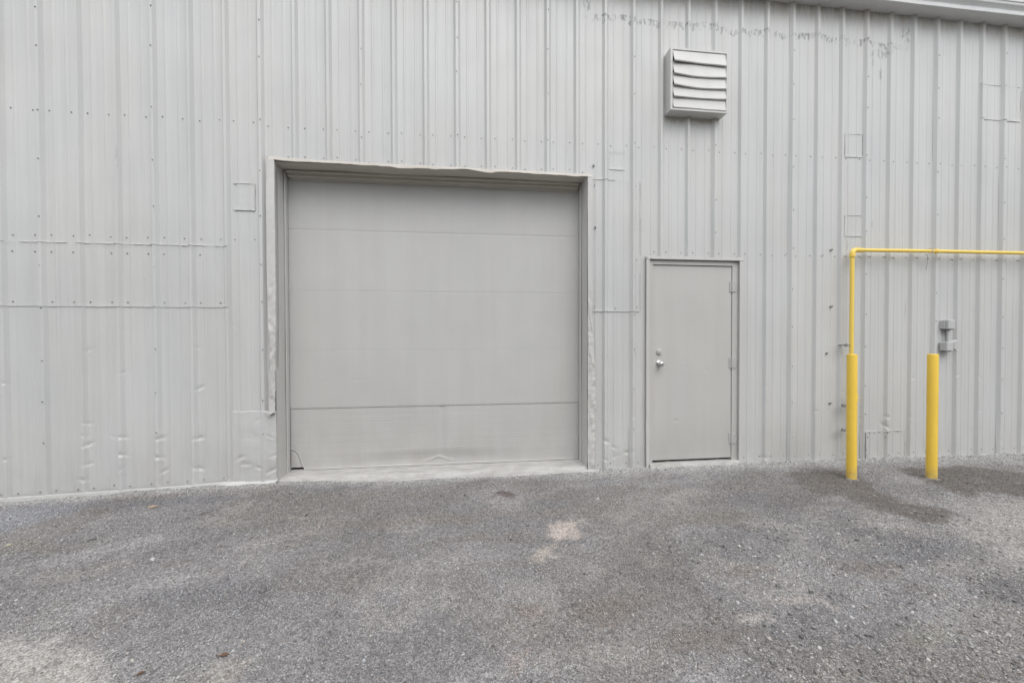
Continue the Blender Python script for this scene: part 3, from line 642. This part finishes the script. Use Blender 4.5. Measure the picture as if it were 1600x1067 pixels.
# bottom flashing, left run, kinked near the loading door
fx = np.array([-9, -4.07, -3.1, -2.84, -2.52, -2.24, -2.07, -1.90, -1.80, -1.765])
ztop = np.array([-.005, -.005, .018, .026, .036, .046, .050, .052, .058, .060]); zbot = np.array([-.062, -.062, -.034, -.026, -.016, .012, -.006, -.012, .000, .030])
xx = np.concatenate([np.arange(-9, -4.2, .1), np.arange(-4.2, -1.765, .012), [-1.765]])
zt = np.interp(xx, fx, ztop) + wob(xx, 501, .003, 3); zb = np.interp(xx, fx, zbot) + wob(xx, 503, .005, 2.2) * sm(-3, -2.4, xx); zt = zb + (zt - zb) * .72; ou = -.006 + .026 * sm(-2.4, -2.0, xx) + wob(xx, 505, .010, 5) * sm(-2.7, -2.2, xx)
P = np.stack([np.stack([xx, 0 * xx + .01, zt + .006], -1), np.stack([xx, -.003 + 0 * xx, zt], -1), np.stack([xx, -.008 - ou * .35, (zt + zb) / 2], -1), np.stack([xx, -.012 - ou, zb + .004], -1), np.stack([xx, -.006 - ou, zb], -1)])
m = MB(); m.grid(P, flip=True); o = m.build("base_flashing", M_wall, B, smooth=40); md = o.modifiers.new("thickness", 'SOLIDIFY'); md.thickness = .0018; md.offset = 0

# patch sheets that follow the ribs, with their caulked edges
def patch(x0, x1, z0, z1, seed, lab=None, off=.0045, bead=(1, 1, 1, 1), br=.0032, screws=(), nz=None):
    xs_ = xs_between(x0, x1); zs_ = np.unique(np.concatenate([np.arange(z0, z1, .02), [z1]])); Xg, Zg = np.meshgrid(xs_, zs_)
    lift = (fbm(Xg * 6, Zg * 5, seed, 3)) * .004
    edge = np.maximum(sm(z0 + .03, z0, Zg), sm(z1 - .03, z1, Zg)) * (fbm(Xg * 9, Zg * 2, seed + 1) - .2) * .005
    y = skin(Xg, Zg) - off - lift * .5 - np.maximum(edge, 0)
    Zw = Zg + ((Zg == z0) | (Zg == zs_[-1])) * (fbm(Xg * 6, Zg, seed + 2) - .5) * .010
    m = MB(); P = np.stack([Xg, y, Zw], -1); m.grid(P)
    rim = lambda L, fl: m.grid(np.stack([L, L + np.array([0, off + .006, 0])]), flip=fl)
    rim(P[0], True); rim(P[-1], False); rim(P[:, 0], False); rim(P[:, -1], True)
    for sx0, sz0 in screws: screw(m, sx0, sz0, float(skin(np.array([sx0]), np.array([sz0]))[0]) - off - .002)
    o = m.build("patch_sheet", [M_wall, M_screw], B, smooth=24)
    if lab: o['label'] = lab
    def run(a, b_, seed2):
        L = np.linalg.norm(np.array(b_) - np.array(a)); nn = max(int(L / .02), 4); tt = np.linspace(0, 1, nn)
        if abs(a[1] - b_[1]) < 1e-6:
            px = xs_between(min(a[0], b_[0]), max(a[0], b_[0])); pz = np.full(px.shape, a[1])
        else: pz = a[1] + (b_[1] - a[1]) * tt; px = np.full(pz.shape, a[0])
        px = px + wob(pz, seed2 + 2, .002, 12); pz2 = pz + wob(px, seed2, .004, 7)
        pyy = skin(px, pz) - off - .0015
        rad = br * (.55 + 1.1 * fbm(px * 25 + pz * 25, px * 0, seed2 + 5, 2)) * (fbm(px * 4 + pz * 4, px * 0, seed2 + 8, 2) > .36)
        return [(px[k], pyy[k], pz2[k]) for k in range(len(px))], np.maximum(rad, .0004)
    bm_ = MB()
    for k, (a, b_) in enumerate((((x0, z1), (x1, z1)), ((x0, z0), (x1, z0)), ((x0, z0), (x0, z1)), ((x1, z0), (x1, z1)))):
        if bead[k]:
            pts, rr = run(a, b_, seed * 3 + k); bm_.tube(pts, rr, 6, cap=False)
            sh = np.array([(0, -.002, -.0045), (0, -.002, -.0035), (-.0045, -.002, 0), (.0045, -.002, 0)][k])
            n0 = 0; on = fbm(np.arange(len(pts)) * .13, np.zeros(len(pts)), seed + 50 + k, 2) > .5      # stretches where a dark line paints in the bead's crack and shadow
            for q in range(1, len(pts) + 1):
                if q == len(pts) or not on[q]:
                    if q - n0 > 2: bm_.tube([tuple(np.array(p_) + sh) for p_ in pts[n0 + 1:q]], .0012, 5, cap=False, mi=1)
                    n0 = q
    if bm_.v: bm_.build("caulk_bead", [M_caulk, M_shade_seal], o, smooth=60)
    return o
rs = np.random.default_rng(11)
sc1 = [(P0 + RIB * k + s_, zz) for k in range(-12, 6) for s_ in (-.066, .066) for zz in (2.160, 1.715) if -8.9 < P0 + RIB * k + s_ < -2.25 and rs.random() < .7]
patch(-8.9, -2.192, 1.675, 2.245, 600, off=.003, br=.0055, lab="long riveted repair sheet running left from near the loading door at mid height", bead=(1, 0, 0, 0), screws=sc1)
patch(-2.140, -1.955, 2.585, 2.835, 610, "small square repair patch left of the loading door's top corner", bead=(1, 1, 0, 1), br=.0038, screws=[(-2.12, 2.822)])
patch(1.320, 1.838, 1.652, 3.022, 620, "tall narrow repair patch between the loading door and the side door", bead=(1, 0, 1, 1), br=.0036, screws=[(1.78, 2.96), (1.80, 1.70), (1.345, 1.70), (1.345, 2.96), (1.80, 1.30 + .9), (1.57, 1.69)])
patch(1.507, 1.668, 3.135, 3.322, 630, "faint small patch above the tall narrow patch", off=.0008, br=.0014, bead=(0, 1, 0, 0))
patch(4.258, 4.470, 3.404, 3.664, 640, "small patch high above the gas pipe's elbow", off=.002, br=.0016)
patch(4.262, 4.470, 2.516, 2.754, 650, "small patch just above the gas pipe's elbow", off=.002, br=.0016)
patch(6.014, 6.590, 3.935, 4.340, 660, "wide faint patch near the eave at the far right", off=.002, br=.0018)
patch(4.518, 5.057, -.05, .299, 670, "low patch with a row of screws behind the two bollards", screws=[(4.54, .285), (4.60, .283), (4.66, .28), (4.72, .284), (4.80, .283), (4.86, .282), (4.97, .284), (4.55, .24), (4.58, .235), (4.79, .235), (4.56, .09), (4.56, .03), (4.82, .03), (4.98, .04)])

# leftover clips and the two bent tabs on the right-hand sheets
for (x, z, s_) in ((4.09, 2.355, 1.), (4.096, 1.722, 1.), (4.045, 1.196, .8), (4.091, .632, .9), (1.335, 3.16, .8), (1.352, 2.52, 1.)):
    m = MB(); y0 = float(skin(np.array([x]), np.array([z]))[0])
    m.box(x - .014 * s_, x + .014 * s_, y0 - .004, y0 + .003, z - .010, z + .010, bev=.002)
    m.tube([(x, y0, z), (x + .004, y0 - .022 * s_, z + .004), (x - .016, y0 - .030 * s_, z + .010)], [.0045, .004, .003], 8)
    m.tube([(x - .004, y0 - .010, z - .014), (x + .008, y0 - .018, z)], [.003, .003], 6)
    m.build("wall_clip", M_galv, B)

# steel side door
SD = bpy.data.objects.new("side_door", None); C.objects.link(SD); SD.parent = B; SD['label'] = "narrow grey steel door with knob and deadbolt"
LX0, LX1, LZ0, LZ1 = 1.990, 2.893, .066, 2.149
x = np.linspace(LX0, LX1, 60); z = np.linspace(LZ0, LZ1, 130); Xg, Zg = np.meshgrid(x, z)
y = .036 + (fbm(Xg * 1.6, Zg * 1.2, 701, 3) - .5) * .005
for (dx, dz, a, rx, rz) in ((2.114, 1.662, .003, .02, .008), (2.193, 1.663, .003, .012, .008), (2.385, 1.064, .003, .03, .010), (2.607, 1.033, .004, .016, .010), (2.255, .486, .006, .022, .008), (2.5, 1.4, .003, .2, .3)):
    y = y + a * np.exp(-((Xg - dx) / rx) ** 2 - ((Zg - dz) / rz) ** 2)
m = MB(); P = np.stack([Xg, y, Zg], -1); m.grid(P)
for L, fl in ((P[0], True), (P[-1], False), (P[:, 0], False), (P[:, -1], True)): m.grid(np.stack([L, L + np.array([0, .04, 0])]), flip=fl)
m.build("door_leaf", M_leaf, SD, smooth=35)
m = MB(); m.box(DX0 - .03, DX1 + .03, .095, .11, -.08, DZ + .02); m.build("door_backing", M_dark, SD)
for zz in (1.930, 1.101, .276):
    m = MB(); m.tube([(LX1 + .004, .027, zz - .057), (LX1 + .004, .027, zz + .057)], .0105, 12); m.box(LX1 - .026, LX1 - .001, .030, .0345, zz - .055, zz + .055, bev=.001); m.box(LX1 + .012, LX1 + .050, .0205, .0280, zz - .055, zz + .055, bev=.001)
    m.build("hinge", M_hinge, SD)
def lathe_y(mb, cx_, cz_, prof, seg=24):
    v = []; 
    for (r_, y_) in prof:
        for k in range(seg): a = 2 * math.pi * k / seg; v.append((cx_ + r_ * math.cos(a), y_, cz_ + r_ * math.sin(a)))
    f = [(i * seg + k, (i + 1) * seg + k, (i + 1) * seg + (k + 1) % seg, i * seg + (k + 1) % seg) for i in range(len(prof) - 1) for k in range(seg)]
    f.append(tuple(range((len(prof) - 1) * seg, len(prof) * seg)))
    mb.add(v, f)
m = MB(); lathe_y(m, 2.062, 1.101, [(.034, .036), (.034, .031), (.030, .028), (.013, .026), (.012, .008), (.021, .000), (.0275, -.010), (.029, -.020), (.026, -.030), (.018, -.036), (.006, -.038)]); m.build("door_knob", M_steel, SD, smooth=50)
m = MB(); lathe_y(m, 2.060, 1.229, [(.030, .036), (.030, .024), (.027, .018), (.017, .017), (.016, .011), (.005, .010)]); m.box(2.058, 2.062, .008, .0102, 1.221, 1.237); m.build("deadbolt", M_leaf, SD, smooth=40)
# pressed steel frame inside an outer J-trim
m = MB()
m.box(1.932, 1.984, .020, .090, .02, 2.200, bev=.002); m.box(2.899, 2.968, .029, .090, .02, 2.200, bev=.002); m.box(1.9845, 2.8985, .022, .090, 2.154, 2.200, bev=.002)
m.build("door_frame", M_leaf, B)
m = MB(); m.box(1.9845, 1.9885, .060, .088, .05, 2.15); m.build("door_gasket", M_dark, B)
def jtrim(pts_fn, n_, flip=False): pass
zz = np.arange(-.03, 2.232, .02)
for xo, xi, sd_, seed in ((1.903, 1.937, 1, 801), (3.002, 2.966, -1, 811)):
    sq = sm(1.25, .6, zz) * (1 if sd_ > 0 else .35) + .3 * sm(.3, .05, zz)
    a = np.stack([xo + wob(zz, seed, .003, 4) * sq, .018 + 0 * zz, zz], -1)
    b1 = np.stack([xo + sd_ * .001 + wob(zz, seed, .004, 4) * sq, -.002 - np.abs(wob(zz, seed + 1, .012, 2.2)) * sq, zz], -1)
    b2 = np.stack([xi + wob(zz, seed + 2, .003, 5) * sq, -.003 - np.abs(wob(zz, seed + 3, .006, 3)) * sq, zz], -1)
    c = b2 * np.array([1, 0, 1]) + np.array([sd_ * .001, .05, 0])
    m = MB(); m.grid(np.stack([a, b1, b2, c]), flip=sd_ > 0); o = m.build("frame_trim", M_trim, B, smooth=35)
    md = o.modifiers.new("thickness", 'SOLIDIFY'); md.thickness = .0016; md.offset = 0
x = np.linspace(1.900, 3.005, 80); wv = wob(x, 820, .0025, 2)
P = np.stack([np.stack([x, .018 + 0 * x, 2.242 + wv], -1), np.stack([x, -.005 + 0 * x, 2.234 + wv], -1), np.stack([x, -.006 + 0 * x, 2.208 + wv * .5], -1), np.stack([x, .05 + 0 * x, 2.203 + wv * .5], -1)])
m = MB(); m.grid(P, flip=True); o = m.build("frame_trim", M_trim, B, smooth=35); md = o.modifiers.new("thickness", 'SOLIDIFY'); md.thickness = .0016; md.offset = 0

# ------------------------------------------------------------------ wall vent
V0 = empty("wall_vent", "square box vent with five bent louvre slats, high on the wall above the side door", "vent", loc=(2.425, 0, 3.72))
VL = (2.425, 0, 3.72)
x0, x1, z0, z1, yf = 2.112, 2.738, 3.722, 4.356, -.100
def vb(m, name, parent, mt=M_vent, sm_=30):
    m.v = [v - np.array(VL) for v in m.v]; return m.build(name, mt, parent, smooth=sm_)
m = MB(); fwv = .022
m.box(x0, x0 + .004, yf + .004, .030, z0, z1); m.box(x1 - .004, x1, yf + .004, .030, z0, z1); m.box(x0 + .0045, x1 - .0045, yf + .004, .030, z0, z0 + .004); m.box(x0 + .0045, x1 - .0045, yf + .004, .030, z1 - .004, z1)
m.box(x0 - .0015, x0 + fwv, yf, yf + .0035, z0, z1); m.box(x1 - fwv * .45, x1 + .0015, yf, yf + .0035, z0, z1)
m.box(x0 + fwv + .0005, x1 - fwv * .45 - .0005, yf + .0005, yf + .004, z0, z0 + .024); m.box(x0 + fwv + .0005, x1 - fwv * .45 - .0005, yf + .0005, yf + .004, z1 - .020, z1)
vb(m, "vent_housing", V0)
m = MB(); m.box(x0 + .006, x1 - .006, .01, .02, z0 + .006, z1 - .006); vb(m, "vent_backing", V0, M_dark)
ia, ib = x0 + fwv + .004, x1 - fwv * .45 - .003; za, zb = z0 + .026, z1 - .022; pitch = (zb - za) / 5
for k in range(5):
    zt = zb - k * pitch; xx = np.linspace(ia, ib, 50); u = (xx - ia) / (ib - ia)
    op = [.024, .020, .020, .014, .004][k]; sagk = [.0, .012, .014, .006, .0][k]
    lo = zt - pitch - [.0, -.0, .0, .0, .0][k] + (np.sin(u * math.pi) * -sagk + wob(xx, 900 + k, .004, 3)) + [(.010 * (1 - u)), (.006 * (1 - u)), (.008 * (1 - u)), .008 * u, 0 * u][k] - [.010, .014, .013, .006, 0][k]
    outk = yf - .004 - op * (.75 + .25 * np.cos(u * 6.28)) * ([.9, .8, .8, .8, 1][k]) * (1 - .5 * u)
    yb = yf + .008
    rows = []
    for s_ in np.linspace(0, 1, 7):
        rows.append(np.stack([xx, yb + (outk - yb) * s_ + .004 * math.sin(s_ * math.pi), zt + .003 + (lo - zt - .003) * s_], -1))
    rows.append(rows[-1] + np.array([0, .006, -.008])); rows.append(rows[-1] + np.array([0, .010, .004]))
    m = MB(); m.grid(np.stack(rows), flip=True); o = vb(m, "louvre_slat", V0, M_vent, 40); md = o.modifiers.new("thickness", 'SOLIDIFY'); md.thickness = .0014; md.offset = 0

# ------------------------------------------------------------------ gas pipe
G = empty("gas_pipe", "yellow gas pipe rising behind the left bollard and turning right along the wall", "pipe")
GXc, GYc, GZc = 4.252, -.072, 2.338
m = MB(); m.tube([(GXc, GYc, -.15), (GXc, GYc, GZc - .05)], .0205, 24); m.build("riser_pipe", M_pipe, G, smooth=40)
m = MB(); m.tube([(GXc + .05, GYc, GZc), (5.25, GYc, GZc + .010), (9.4, GYc, GZc + .03)], .0195, 20); m.build("wall_run_pipe", M_pipe, G, smooth=40)
m = MB(); pts = [(GXc, GYc, GZc - .062), (GXc, GYc, GZc - .045)] + [(GXc + .045 * (1 - math.cos(a)), GYc, GZc - .045 + .045 * math.sin(a)) for a in np.linspace(.1, math.pi / 2, 9)] + [(GXc + .06, GYc, GZc)]
m.tube(pts, [.0265, .0265] + [.026] * 9 + [.0255], 24); m.tube([(GXc, GYc, GZc - .075), (GXc, GYc, GZc - .052)], .0295, 24); m.tube([(GXc + .055, GYc, GZc), (GXc + .085, GYc, GZc)], [.0275, .0265], 24); m.tube([(GXc + .085, GYc, GZc), (GXc + .13, GYc, GZc)], .0235, 20)
m.build("elbow", M_pipe, G, smooth=40)
m = MB(); m.tube([(5.30, GYc, GZc + .010), (5.335, GYc, GZc + .010)], .0265, 24); m.tube([(5.285, GYc, GZc + .010), (5.30, GYc, GZc + .010)], .0225, 20); m.build("coupling", M_pipe, G, smooth=40)
m = MB(); m.box(5.245, 5.253, GYc - .024, .03, GZc + .034, GZc + .040); m.box(5.245, 5.253, GYc - .024, -.015, GZc - .026, GZc - .020); m.box(5.245, 5.253, GYc - .027, GYc - .0245, GZc - .026, GZc + .040); m.build("pipe_bracket", M_box, G)
m = MB(); m.tube([(5.275, -.02, GZc - .01), (5.278, -.018, GZc - .10), (5.272, -.012, GZc - .19)], .0022, 6); m.build("tie_wire", M_galv, G)
m = MB(); m.box(4.175, 4.205, -.082, -.060, 1.272, 1.306, bev=.003); m.tube([(4.205, -.071, 1.290), (4.232, -.071, 1.290)], .005, 8); m.box(4.180, 4.200, -.058, .03, 1.284, 1.296); m.build("pipe_clamp", M_galv, G)
m = MB(); m.tube([(GXc, GYc, 1.280), (GXc, GYc, 1.296)], .0225, 24); m.build("clamp_band", M_pipe, G, smooth=40)
for zz in (.62, .35):
    m = MB(); m.box(4.150, 4.222, -.08, -.05, zz - .016, zz + .016, bev=.003); m.build("pipe_clamp", M_galv, G)
m = MB(); m.tube([(GXc + .02, GYc, .70), (GXc + .075, GYc, .70)], [.020, .017], 14); m.box(GXc + .060, GXc + .078, GYc - .012, GYc + .006, .655, .755, bev=.004); m.box(GXc + .052, GXc + .070, GYc - .014, GYc + .004, .600, .640, bev=.003); m.build("shutoff_valve", M_pipe, G, smooth=40)

# ------------------------------------------------------------------ bollards
def bollard(x, y, top, label, lean=(0, 0)):
    o = empty("bollard", label, "bollard", "yellow bollards guarding the gas pipe", loc=(x, y, float(gheight(np.array([x]), np.array([y]))[0])))
    r = .0410; h = top - o.location.z
    pr = [(r + .001, -.12), (r + .001, 0), (r, h * .3), (r, h * .6), (r, h - .010), (r * .985, h - .004), (r * .94, h), (r * .80, h + .001), (r * .4, h + .002), (.004, h + .002)]
    seg = 40; v = [(q * math.cos(2 * math.pi * k / seg) + lean[0] * z, q * math.sin(2 * math.pi * k / seg) + lean[1] * z, z) for q, z in pr for k in range(seg)]
    f = [(i * seg + k, i * seg + (k + 1) % seg, (i + 1) * seg + (k + 1) % seg, (i + 1) * seg + k) for i in range(len(pr) - 1) for k in range(seg)]; f.append(tuple(range((len(pr) - 1) * seg, len(pr) * seg)))
    m = MB(); m.add(v, f); m.build("sleeve", M_boll, o, smooth=40)
    m = MB(); a = np.linspace(0, 2 * math.pi, 33)      # spill of concrete round the foot
    P = np.stack([np.stack([(r + .001) * np.cos(a), (r + .001) * np.sin(a), 0 * a + .010], -1), np.stack([(r + .010 + .008 * np.sin(3 * a + x)) * np.cos(a), (r + .010 + .008 * np.sin(3 * a + x)) * np.sin(a), 0 * a + .004], -1), np.stack([(r + .020 + .012 * np.sin(3 * a + x)) * np.cos(a), (r + .020 + .012 * np.sin(3 * a + x)) * np.sin(a), 0 * a - .015], -1)])
    m.grid(P, flip=True); m.build("footing", M_foot, o)
bollard(3.735, -.560, 1.216, "yellow bollard standing in front of the gas pipe riser", (-.004, 0))
bollard(4.542, -.628, 1.213, "yellow bollard standing alone right of the gas pipe riser")

# ------------------------------------------------------------------ twin boxes with conduit
E0 = empty("conduit_box_pair", "two small grey boxes joined by a short conduit, right of the bollards", "junction box")
m = MB(); m.box(5.524, 5.615, -.052, .020, 1.466, 1.574, bev=.006); m.box(5.510, 5.52, -.02, .03, 1.475, 1.565); m.build("junction_box", M_box, E0)
m = MB(); m.box(5.500, 5.590, -.060, .020, 1.215, 1.318, bev=.006)
m.add([(5.592, -.06, 1.318), (5.655, -.055, 1.342), (5.655, .0, 1.345), (5.592, 0, 1.322), (5.592, -.06, 1.245), (5.635, -.055, 1.220), (5.635, .0, 1.222), (5.592, 0, 1.245)], [(0, 3, 2, 1), (4, 5, 6, 7), (0, 1, 5, 4), (1, 2, 6, 5), (3, 0, 4, 7), (2, 3, 7, 6)])
m.build("junction_box", M_box, E0)
m = MB(); m.tube([(5.565, -.020, 1.31), (5.565, -.020, 1.47)], .013, 14); m.tube([(5.565, -.020, 1.448), (5.565, -.020, 1.4655)], .018, 14); m.tube([(5.565, -.020, 1.3185), (5.565, -.020, 1.336)], .018, 14); m.build("conduit", M_box, E0, smooth=40)
m = MB(); m.box(5.602, 5.640, .005, .03, 1.33, 1.46); m.build("backing_strip", M_box, E0)
for q in ((5.53, 5.60, -.045, .01, 1.459, 1.4655), (5.51, 5.57, -.045, .01, 1.208, 1.2145)):
    m = MB(); m.box(*q); m.build("knockout_plug", M_dark, E0)

# ------------------------------------------------------------------ small loose things
def rock(x, y, r, col, label, sq=.55, rot=0.0, name="stone"):
    m_, t_, b_ = mat("stone_" + label.split()[0], col, .85)
    p_ = N(t_, 'ShaderNodeNewGeometry').outputs['Position']; t_.links.new(mixc(t_, mr(t_, noise(t_, p_, 90, 4), .35, .65, 0, 1), col, tuple(c * .72 for c in col)), b_.inputs['Base Color'])
    me_ = bpy.data.meshes.new(name); import bmesh
    bm = bmesh.new(); bmesh.ops.create_icosphere(bm, subdivisions=2, radius=1)
    rr = np.random.default_rng(int(abs(x * 1000)))
    pl = rr.normal(0, 1, (9, 3)); pl /= np.linalg.norm(pl, axis=1)[:, None]; dd = rr.uniform(.55, .9, 9)
    for v in bm.verts:
        c = np.array(v.co)
        for q, d in zip(pl, dd):
            e = c @ q - d
            if e > 0: c = c - q * e
        cr, sr = math.cos(rot), math.sin(rot); X_ = c[0] * 1.35; Y_ = c[1] * .9
        v.co = ((X_ * cr - Y_ * sr) * r, (X_ * sr + Y_ * cr) * r, c[2] * sq * r)
    bm.to_mesh(me_); bm.free(); me_.materials.append(m_)
    o = bpy.data.objects.new(name, me_); C.objects.link(o); o.location = (x, y, float(gheight(np.array([x]), np.array([y]))[0]) + r * sq * .35)
    return tag(o, label, "stone")
rock(-2.539, -.423, .030, (.42, .33, .25), "tan flat stone near the wall's foot, left of the loading door", .5, .3)
rock(1.579, -2.396, .011, (.55, .54, .52), "white chip of stone in the foreground right of the middle", .6, 1.0)
rock(1.95, -2.66, .014, (.5, .49, .46), "pale stone chip at the bottom edge of the yard, far right of the white chip", .6, .2)
rock(-3.05, -.95, .016, (.46, .42, .33), "cream coloured pebble in the left part of the yard", .5, .2)
def leaf(x, y, L, rot, label):
    m_, t_, b_ = mat("dry_leaf", (.16, .09, .05), .8)
    p_ = N(t_, 'ShaderNodeNewGeometry').outputs['Position']; t_.links.new(mixc(t_, noise(t_, p_, 120, 3), (.20, .11, .06), (.07, .045, .03)), b_.inputs['Base Color'])
    u = np.linspace(0, 1, 9); wv = np.sin(u * math.pi) ** .8 * L * .26; P = np.zeros((9, 5, 3))
    for j, s_ in enumerate((-1, -.5, 0, .5, 1)): P[:, j] = np.stack([(u - .5) * L, wv * s_, .25 * np.abs(wv * s_) + .012 * np.sin(u * 3) * L * 8 * .3 + .002], -1)
    c_, s_ = math.cos(rot), math.sin(rot); Q = P.copy(); Q[..., 0] = P[..., 0] * c_ - P[..., 1] * s_; Q[..., 1] = P[..., 0] * s_ + P[..., 1] * c_
    m = MB(); m.grid(Q); m.tube([(-.5 * L * c_, -.5 * L * s_, .003), (-.8 * L * c_, -.75 * L * s_, .006)], .0009, 5)
    o = m.build("dead_leaf", m_, smooth=60); o.location = (x, y, float(gheight(np.array([x]), np.array([y]))[0]) + .004)
    md = o.modifiers.new("thickness", 'SOLIDIFY'); md.thickness = .0006
    return tag(o, label, "leaf")
leaf(-1.053, -2.127, .040, .1, "curled brown leaf on pale grit in the left foreground")
leaf(-1.336, -2.192, .030, .8, "small reddish leaf at the bottom edge, left of the curled leaf")
leaf(-1.62, -1.14, .022, 2.0, "tiny dark leaf scrap in the open gravel, left of the middle")
def twig(x, y, L, rot, label):
    c_, s_ = math.cos(rot), math.sin(rot); pts = [(t_ * L * c_ + .004 * math.sin(t_ * 9), t_ * L * s_, .005 + .002 * math.sin(t_ * 5)) for t_ in np.linspace(-.5, .5, 7)]
    m = MB(); m.tube(pts, [.0012, .002, .0022, .002, .002, .0016, .0008], 6); m.tube([pts[4], (pts[4][0] + .01, pts[4][1] + .014, .008)], [.0012, .0006], 5)
    m_, t_, b_ = mat("twig_bark", (.07, .05, .04), .9); t_.links.new(mixc(t_, noise(t_, N(t_, 'ShaderNodeNewGeometry').outputs['Position'], 150, 2), (.09, .07, .055), (.05, .037, .03)), b_.inputs['Base Color'])
    o = m.build("twig", m_, smooth=60); o.location = (x, y, float(gheight(np.array([x]), np.array([y]))[0]))
    return tag(o, label, "twig")
twig(-2.05, -.60, .07, .5, "short dark twig on the gravel below the left end of the loading door")
